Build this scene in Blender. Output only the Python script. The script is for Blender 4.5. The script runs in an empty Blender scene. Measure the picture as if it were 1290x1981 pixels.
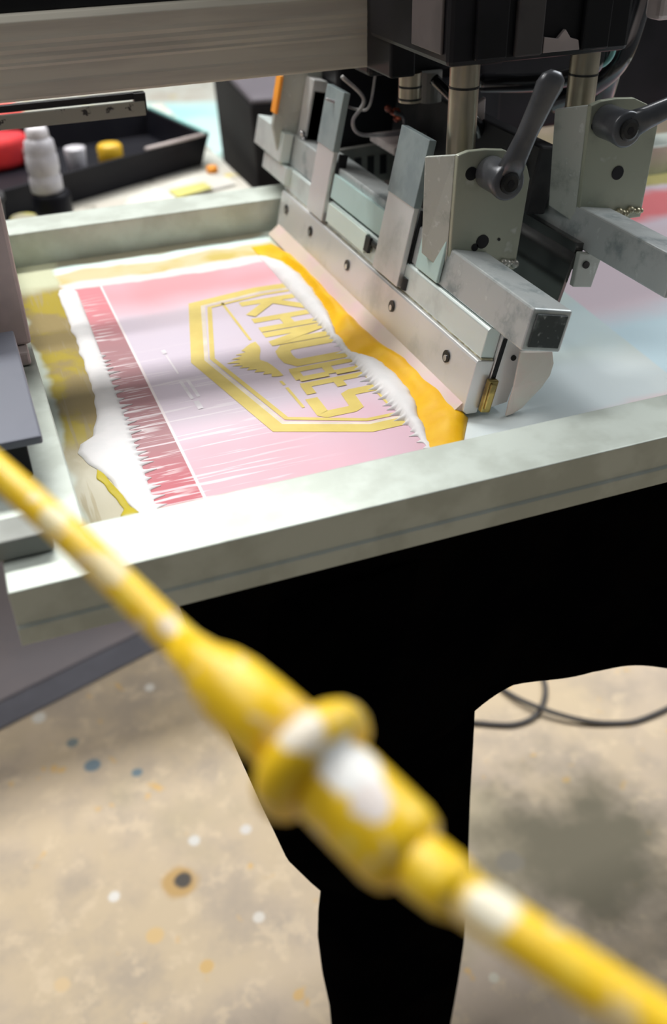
import bpy, bmesh, math, random
from mathutils import Vector, Matrix, noise as mnoise
random.seed(7)
SC = bpy.context.scene
COL = SC.collection
# ------------------------------------------------------------------ camera
cam_d = bpy.data.cameras.new('camera'); cam = bpy.data.objects.new('camera', cam_d); COL.objects.link(cam)
cam_d.sensor_fit = 'VERTICAL'; cam_d.sensor_height = 24.0
cam_d.lens = 24.0 * 1878.9 / 1981.0
cam_d.clip_start = 0.01; cam_d.clip_end = 60
PITCH, YAW, ROLL = 0.6157, 0.35347, -0.022814
f = Vector((math.sin(YAW)*math.cos(PITCH), math.cos(YAW)*math.cos(PITCH), -math.sin(PITCH)))
r = Vector((math.cos(YAW), -math.sin(YAW), 0)); u = r.cross(f)
r2 = r*math.cos(ROLL) + u*math.sin(ROLL); u2 = -r*math.sin(ROLL) + u*math.cos(ROLL)
m = Matrix((r2, u2, -f)).transposed().to_4x4(); m.translation = Vector((0, 0, 0.34))
cam.matrix_world = m
cam_d.dof.use_dof = True; cam_d.dof.focus_distance = 0.74; cam_d.dof.aperture_fstop = cam_d.lens/7.8
SC.camera = cam
# ------------------------------------------------------------------ light
SC.view_settings.view_transform = 'Standard'; SC.view_settings.look = 'None'
SC.view_settings.exposure = 0.05; SC.view_settings.gamma = 1.0
wd = bpy.data.worlds.new('world'); SC.world = wd; wd.use_nodes = True
wd.node_tree.nodes['Background'].inputs[0].default_value = (0.93, 0.97, 1.0, 1)
wd.node_tree.nodes['Background'].inputs[1].default_value = 0.11
def area(name, loc, target, sx, sy, power, col):
    d = bpy.data.lights.new(name, 'AREA'); d.shape = 'RECTANGLE'; d.size = sx; d.size_y = sy; d.energy = power; d.color = col
    o = bpy.data.objects.new(name, d); COL.objects.link(o); o.location = loc
    o.rotation_euler = (Vector(target)-Vector(loc)).to_track_quat('-Z', 'Y').to_euler(); return o
area('ceiling_light_far', (0.1, 2.28, 2.3), (0.1, 2.2, 0), 2.4, 0.42, 106, (1.0, 0.99, 0.96))
area('added_light_back', (0.2, 3.9, 2.3), (0.2, 3.6, 0), 2.8, 0.6, 20, (1.0, 0.99, 0.96))  # lamp added to put glare on the frame tops and left border
area('ceiling_light_over', (-1.0, 0.9, 2.2), (0.1, 0.8, -0.3), 1.2, 1.2, 20, (1.0, 0.96, 0.91))
area('fill_light_side', (2.6, 0.9, 2.0), (0.4, 0.8, 0), 1.0, 1.6, 52, (0.95, 0.98, 1.0))  # fill lamp added to brighten the mesh right of the squeegee

# ------------------------------------------------------------------ materials
class NT:
    def __init__(s, name):
        s.m = bpy.data.materials.new(name); s.m.use_nodes = True; s.t = s.m.node_tree
        s.b = s.t.nodes['Principled BSDF']; s.co = s.t.nodes.new('ShaderNodeTexCoord')
        s.obj = s.co.outputs['Object']; s._xyz = None
    def lk(s, v, inp):
        if isinstance(v, bpy.types.NodeSocket): s.t.links.new(v, inp)
        elif isinstance(v, (tuple, list)): inp.default_value = tuple(v) + ((1,) if len(v) == 3 and inp.type == 'RGBA' else ())
        else: inp.default_value = v
    def math(s, op, a, b=0.0, c=0.0):
        n = s.t.nodes.new('ShaderNodeMath'); n.operation = op
        s.lk(a, n.inputs[0]); s.lk(b, n.inputs[1]); s.lk(c, n.inputs[2]); return n.outputs[0]
    def ss(s, x, lo, hi, a=0.0, b=1.0):
        n = s.t.nodes.new('ShaderNodeMapRange'); n.interpolation_type = 'SMOOTHSTEP'
        s.lk(x, n.inputs[0]); n.inputs[1].default_value = min(lo, hi); n.inputs[2].default_value = max(lo, hi)
        n.inputs[3].default_value, n.inputs[4].default_value = (a, b) if hi > lo else (b, a); return n.outputs[0]
    def mix(s, fac, c1, c2):
        n = s.t.nodes.new('ShaderNodeMix'); n.data_type = 'RGBA'
        s.lk(fac, n.inputs['Factor']); s.lk(c1, n.inputs[6]); s.lk(c2, n.inputs[7]); return n.outputs[2]
    def xyz(s):
        if not s._xyz:
            n = s.t.nodes.new('ShaderNodeSeparateXYZ'); s.t.links.new(s.obj, n.inputs[0]); s._xyz = n.outputs
        return s._xyz
    def noise(s, sc=5, det=3, rough=0.5, vec=None, stretch=None, dist=0.0):
        n = s.t.nodes.new('ShaderNodeTexNoise'); v = vec or s.obj
        if stretch:
            mp = s.t.nodes.new('ShaderNodeMapping'); s.t.links.new(v, mp.inputs[0]); mp.inputs['Scale'].default_value = stretch; v = mp.outputs[0]
        s.t.links.new(v, n.inputs['Vector']); n.inputs['Scale'].default_value = sc; n.inputs['Detail'].default_value = det
        n.inputs['Roughness'].default_value = rough; n.inputs['Distortion'].default_value = dist; return n.outputs[0]
    def blob(s, x, y, rr, soft=0.5, wob=None):
        X = s.xyz(); a = s.math('SUBTRACT', X[0], x); b = s.math('SUBTRACT', X[1], y)
        d = s.math('SQRT', s.math('ADD', s.math('MULTIPLY', a, a), s.math('MULTIPLY', b, b)))
        if wob is not None: d = s.math('ADD', d, s.math('MULTIPLY', s.math('SUBTRACT', wob, 0.5), rr*1.6))
        return s.ss(d, rr*(1+soft*.5), rr*(1-soft*.5))
    def bump(s, h, st=0.2, dist=0.002):
        n = s.t.nodes.new('ShaderNodeBump'); s.lk(st, n.inputs['Strength']); n.inputs['Distance'].default_value = dist
        s.t.links.new(h, n.inputs['Height']); s.t.links.new(n.outputs[0], s.b.inputs['Normal'])
    def fin(s, col, rough=0.5, metal=0.0, coat=0.0, spec=None, sub=0.0, trans=0.0):
        s.lk(col, s.b.inputs['Base Color']); s.lk(rough, s.b.inputs['Roughness']); s.lk(metal, s.b.inputs['Metallic'])
        s.b.inputs['Coat Weight'].default_value = coat; s.b.inputs['Coat Roughness'].default_value = 0.08
        if spec is not None: s.lk(spec, s.b.inputs['Specular IOR Level'])
        if trans: s.b.inputs['Transmission Weight'].default_value = trans
        return s.m
def simple(name, c1, c2=None, sc=30, rough=0.45, metal=0.0, lo=0.4, hi=0.62, bump=0.0, coat=0.0, spec=None, stretch=None):
    n = NT(name)
    if c2 is None: c2 = tuple(x*0.82 for x in c1)
    nz = n.noise(sc, 4, 0.55, stretch=stretch)
    c = n.mix(n.ss(nz, lo, hi), c1, c2)
    if bump: n.bump(nz, bump)
    return n.fin(c, rough, metal, coat, spec)
M = {}
M['frame'] = simple('frame_aluminium', (0.56, 0.61, 0.56), (0.46, 0.50, 0.45), 22, 0.5, 0.38, bump=0.05)
def plate_mat(name, base, blot, sc, metal, rough):
    n = NT(name); a = n.noise(sc, 5, 0.6); b = n.noise(sc*4, 2, 0.5)
    c = n.mix(n.ss(a, 0.5, 0.7), base, blot); c = n.mix(n.ss(b, 0.62, 0.72, 0, 0.35), c, (0.75, 0.78, 0.76))
    return n.fin(c, n.math('MULTIPLY_ADD', a, 0.25, rough), metal)
M['plate'] = plate_mat('brushed_aluminium', (0.76, 0.76, 0.76), (0.60, 0.62, 0.61), 18, 0.55, 0.24)
M['upper'] = plate_mat('satin_aluminium', (0.70, 0.78, 0.76), (0.56, 0.62, 0.61), 16, 0.5, 0.26)
M['tube'] = plate_mat('oxidised_aluminium', (0.50, 0.53, 0.53), (0.26, 0.30, 0.31), 30, 0.5, 0.3)
M['bracket'] = plate_mat('stained_bracket_steel', (0.36, 0.38, 0.30), (0.27, 0.29, 0.23), 14, 0.45, 0.34)
M['bracket_edge'] = plate_mat('ink_splashed_aluminium', (0.46, 0.48, 0.44), (0.30, 0.32, 0.29), 40, 0.3, 0.4)
M['beam'] = simple('ribbed_beam_aluminium', (0.56, 0.53, 0.45), (0.47, 0.44, 0.38), 6, 0.5, 0.2, stretch=(1, 12, 12))
M['shaft'] = simple('ground_steel_shaft', (0.50, 0.44, 0.34), (0.40, 0.36, 0.28), 20, 0.34, 0.8)
M['black'] = simple('black_anodised', (0.006, 0.0065, 0.008), (0.012, 0.012, 0.015), 12, 0.4, spec=0.25)
M['blackgrey'] = simple('dusty_black_metal', (0.030, 0.030, 0.033), (0.07, 0.066, 0.066), 14, 0.5, spec=0.25)
M['lever'] = simple('graphite_lever', (0.075, 0.08, 0.09), (0.11, 0.115, 0.125), 40, 0.3, 0.3)
M['screw'] = simple('dark_screw', (0.05, 0.05, 0.05), (0.02, 0.02, 0.02), 50, 0.35, 0.7)
M['steel'] = simple('bright_steel', (0.6, 0.6, 0.62), (0.45, 0.45, 0.47), 30, 0.2, 0.9)
M['brass'] = simple('inky_brass', (0.50, 0.38, 0.12), (0.22, 0.17, 0.06), 90, 0.28, 0.8)
M['brasswel'] = simple('brazed_weld', (0.55, 0.50, 0.34), (0.25, 0.23, 0.15), 120, 0.35, 0.5, bump=0.4)
M['weld'] = simple('grey_weld', (0.55, 0.54, 0.48), (0.35, 0.34, 0.30), 120, 0.35, 0.5, bump=0.4)
M['mirror'] = simple('dark_polished_blade', (0.16, 0.155, 0.15), (0.12, 0.115, 0.11), 8, 0.12, 0.95)
M['rubber'] = simple('pale_urethane', (0.72, 0.60, 0.50), (0.75, 0.55, 0.55), 20, 0.3, coat=0.3)
M['teal'] = simple('mint_painted_metal', (0.52, 0.70, 0.68), (0.46, 0.62, 0.60), 10, 0.35, 0.2)
M['mint'] = simple('pale_mint_metal', (0.68, 0.78, 0.72), (0.6, 0.7, 0.66), 14, 0.35, 0.2)
M['slotgrey'] = simple('slotted_grey_metal', (0.20, 0.20, 0.18), (0.14, 0.14, 0.13), 20, 0.5)
M['orange'] = simple('orange_tape', (0.95, 0.36, 0.03), (0.85, 0.3, 0.03), 20, 0.5)
M['pinktape'] = simple('pink_tape', (0.80, 0.62, 0.58), (0.75, 0.55, 0.52), 20, 0.5)
M['cloth'] = simple('black_jersey', (0.0016, 0.0016, 0.0022), (0.003, 0.0028, 0.003), 14, 1.0, spec=0.0)
M['pallet'] = simple('black_pallet', (0.02, 0.02, 0.02), None, 14, 0.6)
M['clampm'] = simple('clamp_grey', (0.60, 0.52, 0.50), (0.42, 0.36, 0.35), 14, 0.5, 0.2)
M['clampb'] = simple('blue_grey_plate', (0.15, 0.16, 0.20), (0.18, 0.19, 0.23), 8, 0.4, 0.2)
M['clampg'] = simple('grey_clamp_bar', (0.22, 0.23, 0.21), (0.28, 0.29, 0.27), 14, 0.5, 0.2)
M['hose'] = simple('black_hose', (0.012, 0.012, 0.014), (0.02, 0.02, 0.022), 14, 0.18, coat=0.6)
M['wire'] = simple('grey_wire', (0.22, 0.21, 0.23), (0.4, 0.4, 0.4), 30, 0.35)
M['redbead'] = simple('copper_winding', (0.40, 0.09, 0.04), (0.15, 0.04, 0.03), 90, 0.35, 0.4)
M['tealstripe'] = simple('teal_stripe', (0.25, 0.55, 0.52), None, 20, 0.4)
M['mat'] = simple('grey_rubber_mat', (0.34, 0.30, 0.315), (0.30, 0.275, 0.295), 4, 0.75)
M['matedge'] = simple('blue_grey_mat_edge', (0.19, 0.19, 0.225), None, 6, 0.75)
M['traym'] = simple('black_tray_plastic', (0.005, 0.005, 0.009), (0.008, 0.008, 0.012), 14, 0.5, spec=0.2)
M['boxtop'] = simple('black_vinyl', (0.012, 0.011, 0.013), (0.016, 0.015, 0.017), 6, 0.7, spec=0.2)
M['boxlit'] = simple('lit_black_vinyl', (0.10, 0.088, 0.105), (0.085, 0.075, 0.09), 6, 0.6)  # box top's vinyl made lighter: light from above put into its colour
M['white'] = simple('white_plastic', (0.60, 0.58, 0.62), (0.52, 0.50, 0.54), 30, 0.4)
M['cap'] = simple('white_cap', (0.80, 0.76, 0.80), None, 30, 0.4)
M['yellowp'] = simple('mustard_plastic', (0.70, 0.42, 0.02), (0.6, 0.36, 0.02), 20, 0.4)
M['red'] = simple('red_cloth', (0.80, 0.03, 0.03), (0.6, 0.02, 0.03), 12, 0.7)
M['coral'] = simple('coral_cloth', (0.85, 0.14, 0.11), (0.7, 0.1, 0.09), 12, 0.7)
M['tinyellow'] = simple('yellow_tin', (0.48, 0.44, 0.10), (0.30, 0.28, 0.2), 25, 0.5)
M['bucket'] = simple('dark_grey_bucket', (0.055, 0.055, 0.06), (0.04, 0.04, 0.042), 14, 0.4)
M['paper'] = simple('pale_paper', (0.62, 0.62, 0.55), (0.5, 0.48, 0.44), 14, 0.7)
M['yellowpaper'] = simple('yellow_note', (0.58, 0.54, 0.16), None, 14, 0.7)
M['cyan'] = simple('pale_cyan_plastic', (0.45, 0.78, 0.78), (0.6, 0.8, 0.78), 3, 0.4)
M['cord'] = simple('floor_cord_rubber', (0.09, 0.085, 0.085), None, 14, 0.6)
def m_table():
    n = NT('speckled_table'); a = n.noise(9, 4); b = n.noise(30, 3); c = n.mix(n.ss(a, 0.4, 0.6), (0.50, 0.47, 0.41), (0.58, 0.60, 0.55))
    c = n.mix(n.ss(b, 0.62, 0.7), c, (0.18, 0.16, 0.13)); c = n.mix(n.ss(n.noise(17, 2), 0.66, 0.72), c, (0.6, 0.5, 0.15)); return n.fin(c, 0.6)
M['table'] = m_table()
def m_chan():
    n = NT('speckled_channel'); c = n.mix(n.ss(n.noise(55, 4, 0.7), 0.60, 0.64), (0.20, 0.205, 0.18), (0.012, 0.012, 0.012)); return n.fin(c, 0.45, 0.3)
M['channel'] = m_chan()
M['blackgrey2'] = plate_mat('grimy_tube_plug', (0.05, 0.06, 0.06), (0.16, 0.18, 0.18), 60, 0.1, 0.5)
M['clampb2'] = simple('blue_grey_film', (0.34, 0.41, 0.42), (0.26, 0.32, 0.34), 30, 0.3, 0.3)
def m_floor():
    n = NT('stained_shaded_concrete'); a = n.noise(1.6, 5, 0.6); b = n.noise(6.5, 6, 0.62); d = n.noise(24, 5, 0.65); w = n.noise(14, 3)
    c = n.mix(n.ss(a, 0.36, 0.62), (0.70, 0.56, 0.38), (0.66, 0.54, 0.43))
    c = n.mix(n.ss(b, 0.42, 0.66, 0, 0.75), c, (0.46, 0.385, 0.31))
    c = n.mix(n.ss(d, 0.52, 0.66, 0, 0.6), c, (0.84, 0.68, 0.48))
    c = n.mix(n.ss(n.noise(3.1, 3), 0.55, 0.68, 0, 0.6), c, (0.42, 0.37, 0.23))
    c = n.mix(n.ss(n.noise(19, 2), 0.66, 0.71), c, (0.78, 0.52, 0.22))
    c = n.mix(n.blob(0.66, 0.72, 0.14, 1.2, w), c, (0.17, 0.15, 0.10))  # broad dark patch on the right: shadow painted into the floor colour
    for x, y, q, cc in ((-.01, 1.175, .012, (.2, .27, .32)), (.056, 1.131, .010, (.2, .28, .33)), (-.035, 1.238, .009, (.26, .3, .3)), (.118, 1.318, .010, (.85, .8, .72)), (-.082, 1.32, .014, (.8, .76, .68)),
        (.193, .955, .009, (.8, .76, .72)), (.111, .964, .011, (.8, .78, .74)), (-.023, .914, .011, (.9, .87, .82)), (.074, .904, .026, (.60, .38, .14)), (.080, .904, .014, (.07, .06, .05)), (.439, .599, .007, (.8, .75, .62)),
        (.166, .803, .008, (.8, .75, .68)), (-.114, .807, .012, (.8, .6, .35)), (.077, .758, .010, (.75, .5, .2)), (.02, .83, .012, (.78, .55, .26)), (.5, .9, .03, (.30, .29, .26)), (.55, .75, .02, (.22, .2, .16))):
        c = n.mix(n.blob(x, y, q, 0.5, w), c, cc)
    return n.fin(c, 0.62, 0)
M['floor'] = m_floor()
def m_wall():
    return simple('painted_wall', (0.6, 0.6, 0.58), (0.52, 0.52, 0.5), 2, 0.8)
M['wall'] = m_wall()
def m_mesh():
    n = NT('inked_screen_mesh'); X = n.xyz(); x, y = X[0], X[1]
    wob = n.math('MULTIPLY', n.math('SUBTRACT', n.noise(16, 3), 0.5), 0.035)
    yy = n.math('ADD', y, wob); xx = n.math('ADD', x, wob)
    # print field: lilac centre, pink towards its near and far edge
    c = n.mix(n.ss(yy, 0.665, 0.60), (0.70, 0.60, 0.68), (0.78, 0.44, 0.50))
    c = n.mix(n.ss(yy, 0.855, 0.925), c, (0.88, 0.36, 0.40))
    c = n.mix(n.ss(n.noise(7, 2), 0.35, 0.65, 0, 0.35), c, (0.66, 0.62, 0.76))
    # uncoated darker strip at the start of the stroke, drag streaks
    strip = n.mix(n.ss(yy, 0.64, 0.56), (0.42, 0.22, 0.24), (0.56, 0.16, 0.19)); strip = n.mix(n.ss(yy, 0.80, 0.93), strip, (0.80, 0.26, 0.30))
    c = n.mix(n.ss(x, 0.1085, 0.1075), c, strip)
    st = n.noise(1.0, 2, 0.5, stretch=(11, 190, 1)); st2 = n.noise(1.0, 3, 0.5, stretch=(26, 260, 3))
    m1 = n.math('MULTIPLY', n.ss(st, 0.57, 0.63), n.math('MULTIPLY', n.ss(x, 0.24, 0.12), n.ss(y, 0.82, 0.70, 0, 1)))
    m2 = n.math('MULTIPLY', n.ss(st2, 0.55, 0.62), n.math('MULTIPLY', n.ss(x, 0.115, 0.08), n.ss(y, 0.95, 0.90)))
    c = n.mix(n.math('MULTIPLY', m1, 0.65), c, (0.86, 0.80, 0.84)); c = n.mix(n.math('MULTIPLY', m2, 0.8), c, (0.86, 0.80, 0.82))
    ln = n.math('MULTIPLY', n.ss(x, 0.1068, 0.1075), n.ss(x, 0.1098, 0.1088)); c = n.mix(ln, c, (0.86, 0.78, 0.80))
    # far edge of the print: bright line then yellow, then mint glue line
    c = n.mix(n.math('MULTIPLY', n.ss(yy, 0.952, 0.958), n.ss(x, 0.066, 0.07)), c, (0.90, 0.72, 0.72))
    edge = n.mix(n.ss(n.noise(11, 3), 0.42, 0.55), (0.60, 0.47, 0.13), (0.70, 0.60, 0.36))
    edge = n.mix(n.ss(yy, 1.002, 1.010), edge, (0.70, 0.86, 0.82)); edge = n.mix(n.ss(yy, 1.022, 1.026), edge, (0.40, 0.38, 0.28))  # last grey-olive band: shadow gap by the far rail, painted in
    c = n.mix(n.ss(yy, 0.972, 0.980), c, edge)
    # right of the squeegee: pale mint emulsion, blue and rose further on
    e = n.mix(n.ss(n.noise(8, 2), 0.4, 0.6), (0.72, 0.80, 0.73), (0.70, 0.82, 0.83))
    e = n.mix(n.ss(y, 0.66, 0.60, 0, 0.7), e, (0.76, 0.82, 0.84))
    e2 = n.mix(n.ss(yy, 0.66, 0.72), (0.66, 0.83, 0.90), (0.84, 0.70, 0.76)); e2 = n.mix(n.ss(yy, 0.86, 0.90), e2, (0.84, 0.72, 0.80))
    e2 = n.mix(n.math('MULTIPLY', n.ss(yy, 0.89, 0.915), n.ss(yy, 1.0, 0.97)), e2, (0.95, 0.26, 0.28)); e2 = n.mix(n.ss(yy, 1.0, 1.01), e2, (0.62, 0.55, 0.22))
    e = n.mix(n.ss(n.math('ADD', x, n.math('MULTIPLY', y, -0.08)), 0.462, 0.466), e, e2)
    e = n.mix(n.math('MULTIPLY', n.ss(yy, 0.56, 0.54), n.ss(xx, 0.40, 0.46)), e, (0.88, 0.66, 0.68))
    e = n.mix(n.blob(0.352, 0.525, 0.005, 0.5), e, (0.9, 0.25, 0.45))
    c = n.mix(n.ss(x, 0.300, 0.312), c, e)
    # left border: packing tape with smeared yellow and white ink
    t = n.mix(n.ss(n.noise(20, 4), 0.45, 0.58), (0.36, 0.28, 0.13), (0.46, 0.36, 0.06)); t = n.mix(n.ss(y, 0.68, 0.60), t, (0.56, 0.52, 0.40))
    t = n.mix(n.ss(n.noise(1, 3, stretch=(150, 10, 1)), 0.56, 0.64, 0, 0.6), t, (0.40, 0.33, 0.20)); t = n.mix(n.ss(yy, 0.955, 0.985), t, (0.68, 0.70, 0.50))
    t = n.mix(n.ss(xx, 0.033, 0.026), t, (0.62, 0.68, 0.60))
    isb = n.ss(xx, 0.075, 0.068); c = n.mix(isb, c, t)
    ro = n.math('MULTIPLY_ADD', isb, -0.26, 0.42)
    n.bump(n.noise(70, 3, stretch=(1, .3, 1)), n.math('MULTIPLY_ADD', isb, 0.30, 0.06), 0.002)
    return n.fin(c, ro, 0, 0.0, n.math('MULTIPLY_ADD', isb, 0.25, 0.22))
M['mesh'] = m_mesh()
M['logo'] = simple('yellow_stencil', (0.76, 0.60, 0.16), (0.70, 0.54, 0.13), 30, 0.45)
M['logo_pale'] = simple('cream_stencil', (0.84, 0.74, 0.62), None, 30, 0.45)
M['whitemark'] = simple('white_mark', (0.85, 0.80, 0.85), None, 30, 0.45)
def ink(name, c1, c2, sc, rough):
    n = NT(name); a = n.noise(sc, 4, 0.6); n.bump(a, 0.12, 0.002); return n.fin(n.mix(n.ss(a, 0.4, 0.65), c1, c2), rough, 0, 0.0, 0.25)
M['wink'] = ink('wet_white_ink', (0.80, 0.78, 0.79), (0.76, 0.75, 0.76), 60, 0.5)
M['yink'] = ink('wet_yellow_ink', (0.86, 0.46, 0.002), (0.90, 0.52, 0.006), 50, 0.4)
M['dryink'] = ink('drying_yellow_ink', (0.52, 0.42, 0.03), (0.46, 0.36, 0.02), 50, 0.4)
M['brownpanel'] = simple('brown_grey_panel', (0.10, 0.085, 0.085), (0.07, 0.06, 0.06), 14, 0.5)
M['film'] = simple('dried_ink_skin', (0.78, 0.74, 0.66), (0.80, 0.68, 0.62), 30, 0.45)
def m_rod():
    n = NT('pale_blotched_yellow'); w = n.noise(150, 3)
    c = n.mix(n.ss(n.noise(70, 3), 0.5, 0.7), (0.93, 0.60, 0.012), (0.95, 0.70, 0.06))
    c = n.mix(n.ss(n.noise(95, 2), 0.60, 0.66, 0, 0.8), c, (0.86, 0.70, 0.42))
    X = n.xyz()
    for (px, py, pz, q, cc) in SPL:
        d = n.t.nodes.new('ShaderNodeVectorMath'); d.operation = 'DISTANCE'; n.t.links.new(n.obj, d.inputs[0]); d.inputs[1].default_value = (px, py, pz)
        dd = n.math('ADD', d.outputs['Value'], n.math('MULTIPLY', n.math('SUBTRACT', w, 0.5), 0.006))
        c = n.mix(n.ss(dd, q*1.1, q*0.85), c, cc)
    return n.fin(c, 0.38)

# ------------------------------------------------------------------ mesh helpers
def build(name, bm, mat, parent=None, bevel=0.0, smooth=False, seg=2):
    bmesh.ops.recalc_face_normals(bm, faces=bm.faces)
    me = bpy.data.meshes.new(name); bm.to_mesh(me); bm.free(); me.materials.append(M[mat] if isinstance(mat, str) else mat)
    if smooth:
        for p in me.polygons: p.use_smooth = True
    o = bpy.data.objects.new(name, me); COL.objects.link(o)
    if parent is not None:
        o.parent = parent; o.matrix_parent_inverse = pinv(parent)
    if bevel:
        b = o.modifiers.new('bevel', 'BEVEL'); b.width = bevel; b.segments = seg; b.limit_method = 'ANGLE'; b.angle_limit = 0.6
    return o
def pinv(p):      # children are modelled in world coordinates; only the Empties carry a location
    return Matrix.Translation(p.location).inverted() if p.type == 'EMPTY' else Matrix.Identity(4)
def tag(o, label, cat, group=None, kind=None):
    o['label'] = label; o['category'] = cat
    if group: o['group'] = group
    if kind: o['kind'] = kind
    return o
def thing(name, label, cat, loc, group=None):
    o = bpy.data.objects.new(name, None); COL.objects.link(o); o.location = loc; o.empty_display_size = 0.03
    return tag(o, label, cat, group)
class Fr:
    def __init__(s, O, a, b, c): s.O, s.a, s.b, s.c = Vector(O), Vector(a), Vector(b), Vector(c)
    def __call__(s, p): return s.O + s.a*p[0] + s.b*p[1] + s.c*p[2]
WF = Fr((0, 0, 0), (1, 0, 0), (0, 1, 0), (0, 0, 1))
def box(bm, x0, x1, y0, y1, z0, z1, F=WF):
    v = [bm.verts.new(F((x, y, z))) for x in (x0, x1) for y in (y0, y1) for z in (z0, z1)]
    for q in ((0, 1, 3, 2), (4, 6, 7, 5), (0, 4, 5, 1), (2, 3, 7, 6), (0, 2, 6, 4), (1, 5, 7, 3)): bm.faces.new([v[i] for i in q])
    return bm
def prism(bm, poly, y0, y1, F=WF):      # poly in (first, third) axes, extruded along the second
    a = [bm.verts.new(F((p[0], y0, p[1]))) for p in poly]; b = [bm.verts.new(F((p[0], y1, p[1]))) for p in poly]
    n = len(poly); bm.faces.new(a); bm.faces.new(b[::-1])
    for i in range(n): bm.faces.new((a[i], b[i], b[(i+1) % n], a[(i+1) % n]))
    return bm
def slab(bm, poly, z0, z1):             # poly in world x, y
    a = [bm.verts.new((p[0], p[1], z0)) for p in poly]; b = [bm.verts.new((p[0], p[1], z1)) for p in poly]
    n = len(poly); bm.faces.new(a); bm.faces.new(b[::-1])
    for i in range(n): bm.faces.new((a[i], b[i], b[(i+1) % n], a[(i+1) % n]))
    return bm
def tube(bm, pts, rad, seg=20, cap=True):
    pts = [Vector(p) for p in pts]; n = len(pts)
    rad = rad if isinstance(rad, (list, tuple)) else [rad]*n
    up = Vector((0, 0, 1)); rings = []; prev = None
    for i, p in enumerate(pts):
        t = (pts[min(i+1, n-1)] - pts[max(i-1, 0)])
        if t.length < 1e-9: t = Vector((0, 0, 1))
        t.normalize()
        if prev is None: s = t.cross(up if abs(t.dot(up)) < 0.95 else Vector((0, 1, 0))).normalized()
        else: s = (prev - t*prev.dot(t)).normalized()
        prev = s; q = t.cross(s)
        rings.append([bm.verts.new(p + (s*math.cos(a)+q*math.sin(a))*rad[i]) for a in [2*math.pi*k/seg for k in range(seg)]])
    for i in range(n-1):
        for k in range(seg): bm.faces.new((rings[i][k], rings[i][(k+1) % seg], rings[i+1][(k+1) % seg], rings[i+1][k]))
    if cap: bm.faces.new(rings[0][::-1]); bm.faces.new(rings[-1])
    return bm
def spline(ctrl, n=12):
    P = [Vector(p) for p in ctrl]; P = [P[0]*2-P[1]] + P + [P[-1]*2-P[-2]]; out = []
    for i in range(1, len(P)-2):
        for k in range(n):
            t = k/n; a, b, c, d = P[i-1:i+3]
            out.append(0.5*((2*b)+(c-a)*t+(2*a-5*b+4*c-d)*t*t+(3*b-a-3*c+d)*t**3))
    out.append(P[-2]); return out
def lerp(tab, x):
    if x <= tab[0][0]: return tab[0][1]
    for (a, b), (c, d) in zip(tab, tab[1:]):
        if x <= c: return b+(d-b)*(x-a)/(c-a)
    return tab[-1][1]
B = bmesh.new
def blobs(bm, pts, rr):
    for p in pts:
        k = bmesh.ops.create_icosphere(bm, subdivisions=2, radius=rr*random.uniform(.6, 1.15))
        bmesh.ops.translate(bm, verts=k['verts'], vec=p)
    return bm

# ------------------------------------------------------------------ setting
fl = build('floor', slab(B(), [(-4, -2), (6, -2), (6, 8), (-4, 8)], -1.0, -0.95), 'floor'); fl['kind'] = 'structure'
wl = build('wall_back', box(B(), -4, 6, 7.9, 8.0, -0.95, 2.6), 'wall'); wl['kind'] = 'structure'

# ------------------------------------------------------------------ printing screen
YN, YF, RW, FH, XL, XR = 0.447, 1.092, 0.050, 0.038, -0.026, 1.06
scr = thing('printing_screen', 'large aluminium framed printing screen with pink and lilac mesh, lying under the squeegee', 'printing screen', (0.5, 0.77, -FH))
def rail_poly(y0, sgn):
    p = [(0, 0), (0, -0.024), (-0.0015, -0.0255), (-0.0015, -FH), (RW, -FH), (RW, -0.001), (RW-0.001, 0)]
    return [(y0+sgn*a, b) for a, b in p]
bm = B(); XF = Fr((0, 0, 0), (0, 1, 0), (1, 0, 0), (0, 0, 1))
prism(bm, rail_poly(YN, 1), XL, XR, XF); build('frame_rail', bm, 'frame', scr, 0.0012)
bm = B(); prism(bm, rail_poly(YF, -1), XL, XR, XF); build('frame_rail', bm, 'frame', scr, 0.0012)
for x0 in (XL, XR-RW): build('frame_rail', box(B(), x0, x0+RW, YN+RW, YF-RW, -FH, 0), 'frame', scr, 0.0012)
MZ = -0.0355
bm = B(); box(bm, XL+RW-.002, XR-RW+.002, YN+RW-.002, YF-RW+.002, MZ-0.0005, MZ); fab = build('mesh_fabric', bm, 'mesh', scr)
# stencil artwork, flat on the mesh
def band(bm, line, wdt, z, closed=False):
    P = [Vector((a, b)) for a, b in line]; L = []; R = []
    for i, p in enumerate(P):
        d1 = (P[i]-P[i-1]).normalized() if i else None; d2 = (P[i+1]-P[i]).normalized() if i < len(P)-1 else None
        d1 = d1 or d2; d2 = d2 or d1; nrm = Vector((-(d1+d2).y, (d1+d2).x)).normalized(); k = 1/max(.3, nrm.dot(Vector((-d2.y, d2.x))))
        L.append(p+nrm*wdt*k/2); R.append(p-nrm*wdt*k/2)
    vl = [bm.verts.new((q.x, q.y, z)) for q in L]; vr = [bm.verts.new((q.x, q.y, z)) for q in R]
    for i in range(len(P)-1): bm.faces.new((vl[i], vr[i], vr[i+1], vl[i+1]))
LZ = MZ+0.0003
bm = B()
band(bm, [(.288, .882), (.250, .884), (.184, .872), (.1560, .752), (.184, .618), (.250, .590), (.300, .591)], 0.0115, LZ)
build('badge_outline', bm, 'logo', fab)
bm = B(); band(bm, [(.288, .869), (.252, .870), (.1955, .860), (.1690, .752), (.195, .629), (.252, .603), (.300, .603)], 0.0042, LZ)
build('badge_inner_line', bm, 'logo', fab)
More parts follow.
